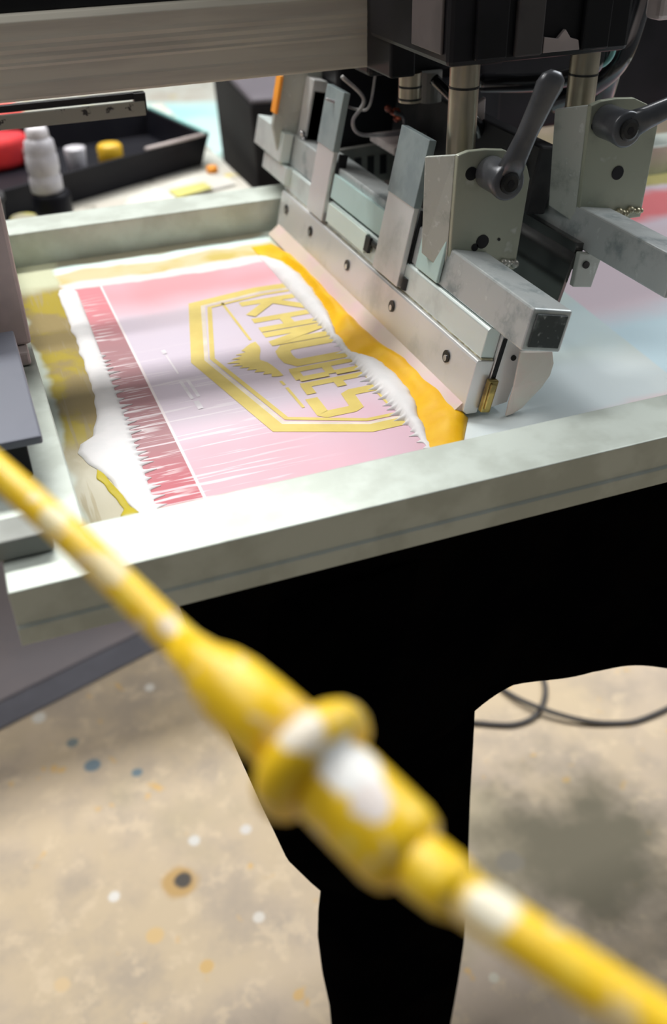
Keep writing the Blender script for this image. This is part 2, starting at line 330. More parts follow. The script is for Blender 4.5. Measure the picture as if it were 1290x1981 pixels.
bm = B(); band(bm, [(.288, .8755), (.251, .877), (.190, .866), (.1630, .752), (.190, .6235), (.251, .5965), (.300, .597)], 0.0050, LZ-.00008)
build('badge_gap_line', bm, 'logo_pale', fab)
bm = B()      # spread-winged bird
bird = [(.2135, .770), (.207, .768), (.200, .763), (.192, .757), (.196, .753), (.183, .751), (.190, .7475), (.176, .744), (.186, .7415), (.168, .738), (.183, .7345), (.172, .7315), (.184, .729), (.178, .7255), (.189, .7235), (.184, .7195), (.195, .7175), (.190, .713), (.201, .711), (.197, .7065), (.206, .705), (.204, .700), (.211, .698), (.2165, .694), (.2155, .706), (.2130, .718), (.210, .727), (.2045, .734), (.207, .741), (.2115, .750), (.214, .758)]
k_ = bird.index((.2165, .694)); lf = sorted((b, .2160-(.2165-a)*.80) for a, b in bird[:k_]); rt = sorted((b, .2160-(.2165-a)*.80) for a, b in bird[k_:] + bird[:1]); pv = None
for i in range(160):
    y = .6982+(.7698-.6982)*i/159; l_, r_ = lerp(lf, y), lerp(rt, y)
    cu_ = (bm.verts.new((l_, y, LZ+.0001)), bm.verts.new((max(l_+.0002, r_), y, LZ+.0001)))
    if pv: bm.faces.new((pv[0], pv[1], cu_[1], cu_[0]))
    pv = cu_
build('bird_emblem', bm, 'logo', fab)
for ln_ in ([(.2095, .866), (.2105, .775)], [(.2105, .690), (.2113, .682)], [(.2115, .677), (.213, .640)]):
    bm = B(); band(bm, ln_, .0026, LZ); build('base_line', bm, 'logo', fab)
def letter(strokes, y0, y1, xb=.2225, xt=.286, wd_=.0096):
    bm = B(); h = wd_/2; k = (y0-y1-wd_)
    for i, st_ in enumerate(strokes):
        band(bm, [(xb+h+(xt-xb-wd_)*q, y0-h-k*p) for p, q in st_], wd_, LZ+.00014*i)
    return build('letter', bm, 'logo', fab)
E_ = .06
GL = {'K': [[(0, -E_), (0, 1+E_)], [(1, 1.03), (.1, .5)], [(.1, .5), (1, -.03)]], 'H': [[(0, -E_), (0, 1+E_)], [(1, -E_), (1, 1+E_)], [(0, .5), (1, .5)]],
      'N': [[(0, -E_), (0, 1+E_)], [(1, -E_), (1, 1+E_)], [(0, 1), (1, 0)]], 'U': [[(0, 1+E_), (0, .12), (.2, .02), (.5, 0), (.8, .02), (1, .12), (1, 1+E_)]],
      'B': [[(0, -E_), (0, 1+E_)], [(0, 0), (1, 0)], [(0, .5), (1, .5)], [(0, 1), (1, 1)], [(1, -.02), (1, .44)], [(1, .56), (1, 1.02)]],
      'E': [[(0, -E_), (0, 1+E_)], [(0, 0), (1.1, 0)], [(0, .5), (.9, .5)], [(0, 1), (1.1, 1)]],
      'S': [[(-.1, 0), (.9, 0), (1, .05), (1, .42), (.9, .5), (.1, .52), (0, .6), (0, .95), (.1, 1), (1.1, 1)]]}
for ch, a_, b_ in (('K', .860, .820), ('H', .8185, .7865), ('N', .785, .7555), ('U', .7545, .7095), ('B', .7075, .6815), ('E', .679, .656), ('S', .6545, .618)):
    letter(GL[ch], a_, b_, .2185 if ch == 'S' else .2225, wd_={'U': .0128, 'B': .0082, 'E': .0082}.get(ch, .0104))
bm = B(); band(bm, [(.133, .786), (.1335, .778)], .004, LZ); build('registration_mark', bm, 'whitemark', fab)
for ln_, w_ in (([(.1335, .776), (.135, .736)], .0016), ([(.1335, .722), (.1352, .688)], .0028), ([(.1395, .722), (.141, .690)], .0028), ([(.137, .684), (.1375, .670)], .0045)):
    bm = B(); band(bm, ln_, w_, LZ); build('registration_mark', bm, 'whitemark', fab)

# inks lying on the mesh
def ink_mound(name, left, right, y0, y1, h, mat, n=260, k=9, jl=0, jr=0, z=MZ, bias=1.0, teeth=None, label='', cat='ink', freq=60, bp=.22, bf=45):
    bm = B(); rows = []
    for i in range(n+1):
        y = y0+(y1-y0)*i/n
        xl = lerp(left, y)+jl*mnoise.noise(Vector((y*freq, 3, 1))); xr = lerp(right, y)+jr*mnoise.noise(Vector((y*freq, 9, 4)))+jr*.5*mnoise.noise(Vector((y*freq*3, 9, 8)))
        tl, tr_ = teeth(y) if teeth else (0, 0)
        e = min(1, 8*min(i, n-i)/n+0.02); row = []
        for j in range(k+1):
            s = j/k; zz = h*e*min(1, (xr-xl)/.012)*math.sin(math.pi*s**bias)**.6*(1+bp*mnoise.noise(Vector((s*2.5, y*bf, 2)))) if 0 < j < k else 0
            row.append(bm.verts.new((xl+(xr-xl)*s-(tl if j == 0 else 0)+(tr_ if j == k else 0), y, z+.0004+zz)))
        rows.append(row)
    for a, b in zip(rows, rows[1:]):
        for j in range(k): bm.faces.new((a[j], a[j+1], b[j+1], b[j]))
    bot = [[bm.verts.new((row[j].co.x, row[j].co.y, z+.0001)) for j in (0, k)] for row in rows]
    for i in range(n):
        bm.faces.new((bot[i][0], bot[i+1][0], bot[i+1][1], bot[i][1])); bm.faces.new((rows[i][0], rows[i+1][0], bot[i+1][0], bot[i][0])); bm.faces.new((rows[i][k], bot[i][1], bot[i+1][1], rows[i+1][k]))
    o = build(name, bm, mat, None, smooth=True); tag(o, label, cat); return o
wl_ = [(.535, .2755), (.545, .277), (.70, .2785), (.95, .279), (.99, .279)]
wr_ = [(.541, .2785), (.550, .281), (.572, .286), (.596, .292), (.616, .298), (.634, .302), (.664, .302), (.691, .299), (.700, .290), (.712, .284), (.74, .285), (.753, .285), (.798, .295), (.857, .301), (.90, .3025), (.942, .297), (.962, .290), (.975, .284)]
random.seed(3)
sp = []; y = .548
while y < .80: sp.append((y, random.uniform(.0025, .009)*(1.0 if y < .72 else .5))); y += random.uniform(.006, .0125)
def tooth(y):
    q = 0
    for a, l in sp:
        d = abs(y-a)
        if d < .0024: q = max(q, l*(1-d/.0024)**1.1)
    return (q, 0)
white = ink_mound('white_ink_bead', wl_, wr_, .541, .972, .0065, 'wink', n=700, jr=.002, teeth=tooth, label='long bead of wet white ink pushed along the mesh in front of the yellow ink')
yl_ = [(k, v-.004) for k, v in wr_]; yl_[0] = (.520, .281); yl_.insert(1, (.541, .277))
yr_ = [(.528, .290), (.540, .302), (.559, .314), (.575, .3245), (.62, .3225), (.665, .320), (.70, .315), (.733, .311), (.82, .309), (.888, .3095), (.95, .309), (.985, .3085), (1.0, .304)]
yel = ink_mound('yellow_ink_bead', yl_, yr_, .526, 1.0, .0085, 'yink', n=240, k=10, jl=.0008, bias=1.9, freq=40, label='thick strip of wet orange-yellow ink between the white bead and the squeegee blade')
ll_ = [(.538, .066), (.55, .061), (.572, .055), (.60, .050), (.62, .042), (.640, .036), (.652, .040), (.66, .050), (.69, .059), (.743, .0635), (.834, .065), (.95, .065), (.962, .068)]
lr_ = [(.538, .073), (.547, .0745), (.65, .078), (.78, .081), (.95, .084), (.962, .080)]
random.seed(5); sp2 = []; y = .55
while y < .80: sp2.append((y, random.uniform(.004, .011))); y += random.uniform(.007, .013)
def tooth2(y):
    q = 0
    for a, l in sp2:
        d = abs(y-a)
        if d < .003: q = max(q, l*(1-d/.003)**1.2)
    return (0, q)
ink_mound('white_ink_band', ll_, lr_, .538, .962, .0022, 'wink', n=700, jl=.002, teeth=tooth2, label='broad ragged band of white ink left along the left border of the mesh')
n_ = [(.56, .0445), (.60, .040), (.63, .037)]
ink_mound('yellow_ink_smear', [(.537, .052), (.548, .050), (.555, .054), (.575, .050), (.60, .043), (.612, .045)], [(.537, .059), (.548, .0625), (.556, .059), (.575, .056), (.60, .050), (.612, .047)], .537, .612, .0012, 'dryink', n=60, jl=.002, jr=.001, label='thin smear of dark yellow ink beside the lower end of the white band')

# ------------------------------------------------------------------ squeegee and flood bar assemblies
TH = math.radians(13)
def frame_at(x, z, th=TH): return Fr((x, 0, z), (math.cos(th), 0, -math.sin(th)), (0, 1, 0), (math.sin(th), 0, math.cos(th)))
def lever(parent, hub, tip, Fd):
    h = Vector(hub); t = Vector(tip)
    bm = B(); tube(bm, [h+Vector((0, .030, 0)), h+Vector((0, .012, 0)), h+Vector((0, .002, 0)), h], [.0125, .0125, .0135, .0125], 28); hb = build('clamp_lever', bm, 'lever', parent, 0.001, True)
    hb.modifiers.new('es', 'EDGE_SPLIT').split_angle = 0.7
    bm = B(); d = (t-h).normalized(); ln = (t-h).length; side = d.cross(Vector((0, 1, 0))).normalized()
    secs = [(0.004, .0105, .007), (.018, .0085, .006), (.035, .0075, .0055), (.06, .0088, .0055), (ln-.008, .0105, .005), (ln-.002, .0088, .0045), (ln+.002, .004, .0025)]
    rings = []
    for s, a, b in secs:
        c0 = h+d*s+Vector((0, .006-.012*s/ln, 0)); rg = []
        for k in range(16):
            an = 2*math.pi*k/16; ca, sa = math.cos(an), math.sin(an)
            ca = math.copysign(abs(ca)**.7, ca); sa = math.copysign(abs(sa)**.7, sa)
            rg.append(bm.verts.new(c0+side*a*ca+Vector((0, b*sa, 0))))
        rings.append(rg)
    for a, b in zip(rings, rings[1:]):
        for k in range(16): bm.faces.new((a[k], a[(k+1) % 16], b[(k+1) % 16], b[k]))
    bm.faces.new(rings[0][::-1]); bm.faces.new(rings[-1]); build('lever_arm', bm, 'lever', hb, 0, True)
    bm = B(); tube(bm, [h+Vector((0, .001, 0)), h+Vector((0, -.0022, 0)), h+Vector((0, -.003, 0))], [.0078, .0078, .006], 24)
    ls = build('lever_screw', bm, 'screw', hb); bm = B(); tube(bm, [h+Vector((0, -.0030, 0)), h+Vector((0, -.0033, 0))], .003, 6); build('hex_socket', bm, 'black', hb)
def round_plate(w0=0.0):
    top = [(.0555, .160), (.050, .1685), (.040, .1745), (.026, .178), (.010, .1765), (-.004, .1735), (-.012, .1695)]
    return [(.006, .078), (.030, .082), (.066, .088)] + top
def disc(bm, F, c, y0, y1, rad, n=20): return prism(bm, [(c[0]+rad*math.cos(2*math.pi*k/n), c[1]+rad*math.sin(2*math.pi*k/n)) for k in range(n)], y0, y1, F)

F = frame_at(.322, -.030)
NYA, FYA = .575, 1.030
sq = thing('squeegee_assembly', 'tilted aluminium squeegee holder with screws, strap bars and grey lever behind the yellow ink', 'squeegee', (.34, .80, -.033))
# holder plate with a bevelled lip at its bottom
bm = B(); prism(bm, [(-.003, .001), (.001, -.0015), (.010, .0), (.012, .043), (-.002, .043), (-.003, .041)], NYA, FYA, F); build('holder_plate', bm, 'plate', sq, .0006)
bm = B(); prism(bm, [(.0005, .0445), (.0005, .066), (.002, .068), (.012, .068), (.012, .0445)], NYA+.002, FYA+.004, F); build('upper_plate', bm, 'upper', sq, .0006)
bm = B(); box(bm, .0012, .011, NYA+.001, FYA, .0432, .0446, F); build('joint_strip', bm, 'brasswel', sq)
bm = B(); prism(bm, [(-.002, .008), (.008, .008), (-.008, -.0052), (-.0135, -.0052)], NYA+.003, FYA-.006, F); build('squeegee_blade', bm, 'rubber', sq)
bm = B(); prism(bm, [(.0122, .002), (.034, .010), (.038, .066), (.0122, .068)], NYA-.001, NYA+.012, F); build('end_plate', bm, 'plate', sq, .0006)
bm = B(); prism(bm, [(.0122, .006), (.030, .014), (.034, .064), (.0122, .066)], NYA+.013, FYA, F); build('back_plate', bm, 'upper', sq, .0006)
bm = B(); prism(bm, [(.0128, .030), (.0160, .030), (.0165, .062), (.0135, .062)], NYA-.0022, NYA-.0008, F); build('slot', bm, 'black', sq)
bm = B(); F2 = F; box(bm, .009, .0175, NYA-.006, NYA-.0012, .003, .030, F); box(bm, .0105, .016, NYA-.0075, NYA-.0055, .006, .028, F); build('brass_clip', bm, 'brass', sq, .001)
bm = B(); disc(bm, F, (.027, .047), NYA-.002, NYA-.0008, .0022); build('end_screw', bm, 'screw', sq)
for yy_ in (.617, .723, .828, .931, 1.008):
    bm = B(); c0 = F((-.0032, yy_, .028)); nn = -F.a; tube(bm, [c0, c0+nn*.0010], .0050, 18); s_ = build('screw', bm, 'screw', sq)
    bm = B(); tube(bm, [c0+nn*.0008-F.c*.0015, c0+nn*.0014-F.c*.0015], .0026, 12); build('screw_head', bm, 'steel', s_)
# strap bars
def strap(ya, yb, tt):
    bm = B(); box(bm, -.0045, .0005, ya, yb, .046, tt, F); s_ = build('strap_bar', bm, 'plate', sq, .0006)
    bm = B(); box(bm, -.0055, .0012, ya-.0006, yb+.0006, .113, tt+.001, F); build('strap_sleeve', bm, 'clampb2', s_, .0006)
    bm = B(); box(bm, .0015, .010, ya-.003, ya, .048, .112, F); build('strap_gasket', bm, 'black', s_)
strap(.906, .950, .1665); strap(.721, .774, .1665)
bm = B(); tube(bm, [F((.002, .716, .046)), F((.002, .716, .056))], .0045, 12); build('strap_bolt', bm, 'screw', sq)
bm = B(); tube(bm, [F((.002, .902, .046)), F((.002, .902, .054))], .0035, 12); build('strap_bolt', bm, 'screw', sq)
bm = B(); fp = [(.357, .018), (.384, .014), (.386, .004), (.3845, -.006), (.379, -.016), (.372, -.024), (.365, -.0315), (.357, -.0345), (.3495, -.0345), (.3505, -.022), (.353, -.010), (.355, .004)]
va = [bm.verts.new((x+.002, .565-.002*math.sin(i*.8), z)) for i, (x, z) in enumerate(fp)]; vb = [bm.verts.new((x+.003, .568-.002*math.sin(i*.8), z)) for i, (x, z) in enumerate(fp)]
bm.faces.new(va); bm.faces.new(vb[::-1])
for i in range(12): bm.faces.new((va[i], vb[i], vb[(i+1) % 12], va[(i+1) % 12]))
build('dried_ink_skin', bm, 'film', sq, .0004)
# mounting tube along Y
bm = B(); box(bm, .003, .036, .535, 1.135, .0685, .100, F); mt = build('mounting_tube', bm, 'tube', sq, .0016)
bm = B(); box(bm, .0065, .0325, .5335, .5348, .072, .0965, F); build('tube_plug', bm, 'blackgrey2', mt, .001)
bm = B(); box(bm, -.001, .0028, .775, .903, .071, .094, F); build('mint_plate', bm, 'teal', sq, .0008)
bm = B(); box(bm, -.0035, .0002, .800, .898, .049, .067, F); build('clip_rail', bm, 'mint', sq, .0006)
bm = B(); box(bm, -.0045, -.001, .790, .800, .052, .066, F); box(bm, -.003, .001, .776, .792, .060, .064, F); build('clip_pin', bm, 'screw', sq, .0006)
bm = B(); prism(bm, [(-.0005, .070), (.0025, .070), (.0025, .108), (-.0005, .104)], .665, .705, F); build('mint_plate', bm, 'teal', sq, .0008)
# near bracket: rounded plate standing on the tube with folded side flange
def bracket(par, F, y, name, mat, holes, weldmat):
    bm = B(); prism(bm, round_plate(), y, y+.005, F); bb = build(name, bm, mat, par, .0008)
    bm = B(); fl_ = [(-.0125, .1695), (.0055, .078)]
    a = [F((-.012, y+.004, .169)), F((.005, y+.004, .079)), F((-.006, y+.030, .086)), F((-.023, y+.030, .160))]
    vs = [bm.verts.new(p) for p in a] + [bm.verts.new(p+Vector((.0035, .002, 0))) for p in a]
    for q in ((0, 1, 2, 3), (7, 6, 5, 4), (0, 4, 5, 1), (1, 5, 6, 2), (2, 6, 7, 3), (3, 7, 4, 0)): bm.faces.new([vs[i] for i in q])
    build('side_flange', bm, 'bracket_edge', bb, .0008)
    for (c0, rr, st) in holes:
        bm = B(); disc(bm, F, c0, y-.0006, y+.0002, rr); build('bolt_hole', bm, 'black', bb)
    bm = B(); blobs(bm, [F((.006+.0036*i, y-.001, .0845+.0006*i+random.uniform(-.0012, .0012))) for i in range(17)], .0032); build('weld_bead', bm, weldmat, bb, 0, True)
    return bb
bracket(sq, F, .660, 'mounting_bracket', 'bracket', [((.003, .158), .0050, 0), ((.0285, .108), .0055, 0), ((.023, .103), .003, 0), ((.043, .111), .0012, 0)], 'weld')
lever(sq, (.376, .630, .1225), (.4015, .630, .196), F)
# far bracket with orange tape on its edge
bm = B(); prism(bm, [(-.008, .075), (.020, .082), (.030, .100), (.030, .165), (.020, .176), (.005, .182), (-.014, .170), (-.020, .150), (-.020, .105)], 1.045, 1.052, F); fb = build('far_bracket', bm, 'bracket_edge', sq, .0008)
bm = B(); box(bm, -.0215, -.018, 1.040, 1.055, .118, .156, F); build('tape', bm, 'orange', fb, .0005)
bm = B(); box(bm, .008, .024, 1.020, 1.044, .100, .160, F); build('slide_block', bm, 'plate', fb, .0008)
bm = B(); box(bm, .010, .032, 1.02, 1.044, .100, .150, F); build('slide_guide', bm, 'blackgrey', fb, .0008)
bm = B(); blobs(bm, [F((.006, 1.02, .094)), F((.005, 1.02, .106)), F((.008, 1.02, .100))], .0042); build('guide_screw', bm, 'steel', fb, 0, True)
bm = B(); box(bm, -.010, .002, 1.035, 1.128, .070, .101, F); build('tube_clamp', bm, 'upper', sq, .001)
bm = B(); box(bm, -.006, .002, 1.02, 1.100, .050, .0685, F); build('tube_clamp', bm, 'upper', sq, .001)

G = frame_at(.442, -.007, math.radians(10))
fbq = thing('flood_bar_assembly', 'dark flood bar on a grimy tube with lever handle, right of the squeegee', 'flood bar', (.46, .80, -.004))
bm = B(); box(bm, .003, .034, .535, 1.10, .064, .094, G); mt = build('mounting_tube', bm, 'tube', fbq, .0016)
bm = B(); box(bm, .0065, .031, .5335, .5348, .068, .091, G); build('tube_plug', bm, 'blackgrey2', mt, .001)
bracket(fbq, G, .660, 'mounting_bracket', 'bracket', [((-.003, .156), .0042, 0), ((.030, .122), .0055, 0)], 'brasswel')
lever(fbq, (.4745, .630, .1495), (.545, .630, .176), G)
bm = B(); prism(bm, [(-.010, .012), (-.006, .052), (-.004, .062), (0.000, .062), (-.003, .050), (-.007, .010)], .640, 1.0, G); build('flood_blade', bm, 'mirror', fbq, .0004)
bm = B(); box(bm, -.004, .004, .642, 1.0, .048, .070, G); build('blade_clamp', bm, 'mirror', fbq, .0006)
bm = B(); prism(bm, [(-.002, .036), (.016, .036), (.018, .064), (-.004, .064)], .634, .640, G); ec = build('end_cap', bm, 'bracket_edge', fbq, .0008)
bm = B(); disc(bm, G, (.004, .055), .6325, .634, .003); build('end_screw', bm, 'screw', ec)
bm = B(); box(bm, -.020, .0, .70, .98, .075, .13, G); build('carrier_block', bm, 'blackgrey', fbq, .002)
bm = B(); box(bm, -.024, -.0195, .715, .735, .085, .112, G); build('mint_tab', bm, 'mint', fbq, .0006)

# ------------------------------------------------------------------ print head: beam, carriage, shafts
bmx = thing('print_arm_beam', 'wide ribbed aluminium beam crossing the top left of the view', 'beam', (0, .9, .16))
bm = B(); prism(bm, [(.850, .166), (.8496, .168), (.8496, .178), (.850, .180), (.850, .190), (.8496, .192), (.850, .194), (.8496, .197), (.850, .200), (.8496, .203), (.850, .206), (.8496, .209), (.850, .212), (.850, .222), (.8535, .2265), (.880, .2265), (.885, .222), (.885, .172), (.880, .166)], -1.2, .374, XF)
build('beam_body', bm, 'beam', bmx, .0006)
bm = B(); box(bm, -1.0, .372, .866, .880, .2265, .250); build('cable_cover', bm, 'black', bmx, .001)
car = thing('print_head_carriage', 'black print head carriage with steel shafts and hoses hanging above the levers', 'print head', (.43, .8, .10))
bm = B(); box(bm, .352, .508, .690, .84, .192, .42); hs = build('housing', bm, 'black', car, .004)
bm = B(); box(bm, .3545, .378, .800, .95, .165, .40); build('side_column', bm, 'black', car, .002)
bm = B(); box(bm, .3495, .3520, .698, .750, .200, .30); build('side_cover', bm, 'brownpanel', car, .001)
for x0, x1 in ((.372, .398), (.405, .428), (.462, .486)):
    bm = B(); box(bm, x0, x1, .685, .690, .196, .40); build('front_rib', bm, 'blackgrey' if x0 == .405 else 'black', car, .0015)
bm = B(); prism(bm, [(.429, .197), (.461, .197), (.459, .204), (.452, .206), (.447, .212), (.441, .206), (.429, .208)], .686, .690, WF); build('scuffed_plate', bm, 'clampm', car, .0005)
def shaft(x, yv, z0, z1, rr):
    bm = B(); tube(bm, [(x, yv, z0), (x, yv, z1)], rr, 32); s_ = build('guide_shaft', bm, 'shaft', car, 0, True); s_.modifiers.new('es', 'EDGE_SPLIT').split_angle = .7
    for zz in (z1-.022, z0+.012):
        bm = B(); tube(bm, [(x, yv, zz), (x, yv, zz+.0016)], rr+.0004, 32); build('shaft_groove', bm, 'screw', s_)
shaft(.382, .72, .095, .193, .0118); shaft(.490, .72, .115, .193, .0118); shaft(.380, .815, .142, .166, .010)
bm = B(); box(bm, .384, .86, 1.00, 1.12, .052, .45); build('rear_housing', bm, 'black', car, .004)
bm = B(); box(bm, .36, .50, .86, .99, .155, .36); build('rear_housing', bm, 'black', car, .004)
bm = B(); prism(bm, [(.372, .020), (.445, .022), (.445, .062), (.378, .060)], .985, .992, WF); sb = build('slotted_bracket', bm, 'slotgrey', car, .001)
for i in range(4):
    bm = B(); box(bm, .382+.0145*i, .3895+.0145*i, .9835, .9848, .030, .050); build('slot', bm, 'black', sb)
bm = B(); box(bm, .445, .56, .97, .99, .0, .12); build('lower_guard', bm, 'black', car, .002)
bm = B(); prism(bm, [(.398, .072), (.412, .072), (.412, .098), (.402, .098)], .86, .875, WF); cy = build('valve_clip', bm, 'mint', car, .001)
bm = B(); prism(bm, [(.395, .050), (.414, .050), (.414, .070), (.400, .070)], .858, .875, WF); build('valve_tape', bm, 'pinktape', cy, .001)
# wiring loop and small motor
bm = B(); tube(bm, spline([(.350, .90, .150), (.372, .90, .128), (.361, .90, .110), (.366, .90, .098), (.384, .90, .094), (.42, .90, .092), (.44, .90, .088)]), .0019, 10); build('wire', bm, 'wire', car, 0, True)
bm = B(); tube(bm, spline([(.345, .93, .125), (.37, .91, .117), (.378, .9, .122), (.384, .9, .15)]), .0014, 8); build('wire', bm, 'wire', car, 0, True)
bm = B(); tube(bm, spline([(.395, .88, .118), (.405, .88, .112), (.404, .88, .095), (.40, .88, .085)]), .0022, 10); build('wire', bm, 'lever', car, 0, True)
bm = B()
for i in range(16): blobs(bm, [(.398+random.uniform(-.008, .008), .89+random.uniform(-.004, .004), .112+random.uniform(-.008, .008))], .0032)
build('copper_winding', bm, 'redbead', car, 0, True)
bm = B(); tube(bm, [(.42, .86, .13), (.42, .86, .156)], .012, 20); build('solenoid', bm, 'slotgrey', car)
bm = B(); box(bm, .395, .47, .88, .94, .078, .086); build('cross_bar', bm, 'clampm', car, .001)
for pts, rr, mt_ in (([(.56, .80, .26), (.545, .79, .205), (.535, .77, .168), (.51, .80, .150), (.47, .85, .142)], .008, 'hose'), ([(.60, .80, .25), (.585, .79, .20), (.565, .78, .165), (.55, .80, .14), (.545, .84, .12)], .010, 'hose'), ([(.62, .85, .26), (.60, .83, .19), (.585, .82, .15), (.59, .84, .10)], .012, 'hose'), ([(.41, .83, .155), (.43, .80, .13), (.445, .80, .112), (.452, .82, .09)], .005, 'hose')):
    bm = B(); tube(bm, spline(pts), rr, 16); build('air_hose', bm, mt_, car, 0, True)
bm = B(); tube(bm, spline([(.553, .775, .205), (.543, .762, .171), (.520, .79, .156), (.49, .83, .150)]), .0022, 8); build('air_line', bm, 'tealstripe', car, 0, True)
bm = B(); prism(bm, [(.425, .11), (.447, .118), (.447, .142), (.428, .132)], .80, .806, WF); build('scuffed_plate', bm, 'clampm', car, .001)
bm = B(); box(bm, .555, .62, .72, .74, .205, .28); build('grey_cover', bm, 'clampm', car, .004)
chn = thing('slide_channel', 'short speckled grey metal channel hanging beneath the wide beam', 'channel', (0, .96, .12))
bm = B(); box(bm, -1.0, .174, .948, .952, .1235, .1360); build('channel_face', bm, 'channel', chn, .0004)
bm = B(); box(bm, -1.0, .175, .952, .958, .1370, .1430); box(bm, .165, .1755, .9485, .958, .1250, .1430); build('channel_top', bm, 'black', chn, .0004)

# ------------------------------------------------------------------ frame clamp on the left rail
cl = thing('frame_clamp', 'grey clamp block holding the left rail of the printing screen', 'clamp', (-.06, .6, 0))
bm = B(); box(bm, -.20, .012, .552, .72, .028, .034); build('top_plate', bm, 'clampb', cl, .0015)
bm = B(); box(bm, -.20, .002, .562, .71, .0006, .0275); build('clamp_body', bm, 'black', cl, .001)
bm = B(); box(bm, -.20, .0035, .476, .500, .0006, .014); build('clamp_bar', bm, 'clampg', cl, .0015)
bm = B(); box(bm, -.18, -.03, .500, .562, .001, .010); build('clamp_link', bm, 'black', cl, .001)
bm = B(); box(bm, -.10, .024, .738, .760, .012, .128); build('clamp_post', bm, 'clampm', cl, .003)
bm = B(); box(bm, -.10, .020, .725, .80, .0006, .0120); build('clamp_foot', bm, 'clampm', cl, .002)

# ------------------------------------------------------------------ pallet and the garment on it
pal = thing('print_pallet', 'flat black pallet beneath the printing screen', 'pallet', (.45, .75, -.08))
bm = B(); slab(bm, [(.08, .53), (.86, .53), (.86, .98), (.08, .98)], -.066, -.052); build('pallet_board', bm, 'pallet', pal, .002)
bm = B(); box(bm, .30, 1.6, .70, .80, -.11, -.0665); build('pallet_arm', bm, 'pallet', pal, .003)
sh = thing('sweatshirt', 'black sweatshirt on the pallet, body and one sleeve hanging below the near rail', 'sweatshirt', (.3, .5, -.3))
bm = B(); slab(bm, [(.07, .513), (.88, .513), (.88, 1.0), (.07, 1.0)], -.0505, -.0440); build('shirt_front', bm, 'cloth', sh, .002)
zb = [(.10, -.30), (.312, -.276), (.335, -.272), (.364, -.2745), (.417, -.280), (.46, -.292), (.51, -.307), (.60, -.33), (.90, -.36)]
bm = B(); NX, NZ = 90, 26; rows = []
for i in range(NX+1):
    s = i/NX; row = []
    for j in range(NZ+1):
        tz = j/NZ; x = .066+(.90-.066)*s; bz = lerp(zb, x)
        z = -.0465+(bz+.0465)*tz
        xx = x+(.05*tz*(1-s)**3)
        yy = .505+.006*math.sin(x*38+tz*2)*tz+.008*math.sin(x*17+1)*tz-.012*max(0, .12-tz)/.12*-1
        row.append(bm.verts.new((xx, yy, z)))
    rows.append(row)
for a, b in zip(rows, rows[1:]):
    for j in range(NZ): bm.faces.new((a[j], a[j+1], b[j+1], b[j]))
o = build('shirt_body', bm, 'cloth', sh, 0, True); sm = o.modifiers.new('solid', 'SOLIDIFY'); sm.thickness = .004
sec = [(-.10, .080, .31), (-.2, .092, .315), (-.28, .108, .316), (-.342, .122, .318), (-.407, .137, .320), (-.45, .156, .322), (-.482, .170, .323), (-.52, .166, .324), (-.565, .164, .325), (-.63, .167, .325), (-.702, .174, .323), (-.76, .176, .322), (-.80, .184, .321), (-.806, .186, .320), (-.85, .188, .318), (-.90, .190, .316)]
bm = B(); rings = []
for i, (z, a, b) in enumerate(sec):
    cxx, hw = (a+b)/2, (b-a)/2; dp = min(.045, .018+.0015*i*2)
    rings.append([bm.verts.new((cxx+hw*math.cos(t), .515+dp*math.sin(t)*(1+.15*math.sin(3*t+i)), z+.004*math.sin(4*t+i))) for t in [2*math.pi*k/40 for k in range(40)]])
for a, b in zip(rings, rings[1:]):
    for k in range(40): bm.faces.new((a[k], a[(k+1) % 40], b[(k+1) % 40], b[k]))
bm.faces.new(rings[0][::-1]); bm.faces.new(rings[-1]); slv = build('sleeve', bm, 'cloth', sh, 0, True)
bm = B(); rings = []
for z, s in ((-.895, 1.0), (-.91, .93), (-.93, .92), (-.944, .9)):
    rings.append([bm.verts.new((.253+.063*s*math.cos(t), .515+.04*s*math.sin(t), z)) for t in [2*math.pi*k/40 for k in range(40)]])
for a, b in zip(rings, rings[1:]):
    for k in range(40): bm.faces.new((a[k], a[(k+1) % 40], b[(k+1) % 40], b[k]))
bm.faces.new(rings[0][::-1]); bm.faces.new(rings[-1]); build('cuff', bm, 'cloth', slv, 0, True)

# ------------------------------------------------------------------ on the floor
def quadslab(pts, z0, z1): return slab(B(), pts, z0, z1)
d_ = Vector((.287, .092)).normalized(); nn = Vector((-d_.y, d_.x)); p0 = Vector((-.149, 1.313))
def mp(a, b): q = p0+d_*a+nn*b; return (q.x, q.y)
matt = thing('floor_mat', 'grey rubber floor mat with a darker blue-grey border, under the left end of the screen', 'mat', (-.2, 1.7, -.95))
build('mat_surface', quadslab([mp(-1.0, .06), mp(.62, .06), mp(.62, .95), mp(-1.0, .95)], -.9495, -.939), 'mat', matt, .003)
bm = B(); slab(bm, [mp(-1.0, 0), mp(.66, 0), mp(.66, .058), mp(-1.0, .058)], -.9495, -.942); build('mat_border', bm, 'matedge', matt, .004)
bm = B(); k = bmesh.ops.create_icosphere(bm, subdivisions=3, radius=.02); bmesh.ops.scale(bm, verts=k['verts'], vec=(1.1, 1.4, .06)); bmesh.ops.translate(bm, verts=k['verts'], vec=(.04, 1.60, -.9385))
build('paint_blot', bm, 'clampm', matt, 0, True)
bm = B(); tube(bm, spline([(.55, 1.06, -.945), (.633, 1.012, -.945), (.693, .985, -.945), (.745, .995, -.944), (.790, 1.05, -.945), (.80, 1.13, -.945), (.74, 1.16, -.945), (.71, 1.08, -.945), (.755, .985, -.936), (.845, .926, -.945), (.956, .917, -.945), (1.3, .98, -.945)]), .0045, 10)
tag(build('power_cable', bm, 'cord', None, 0, True), 'thin dark cord looped on the concrete floor right of the hanging sleeve', 'cable')

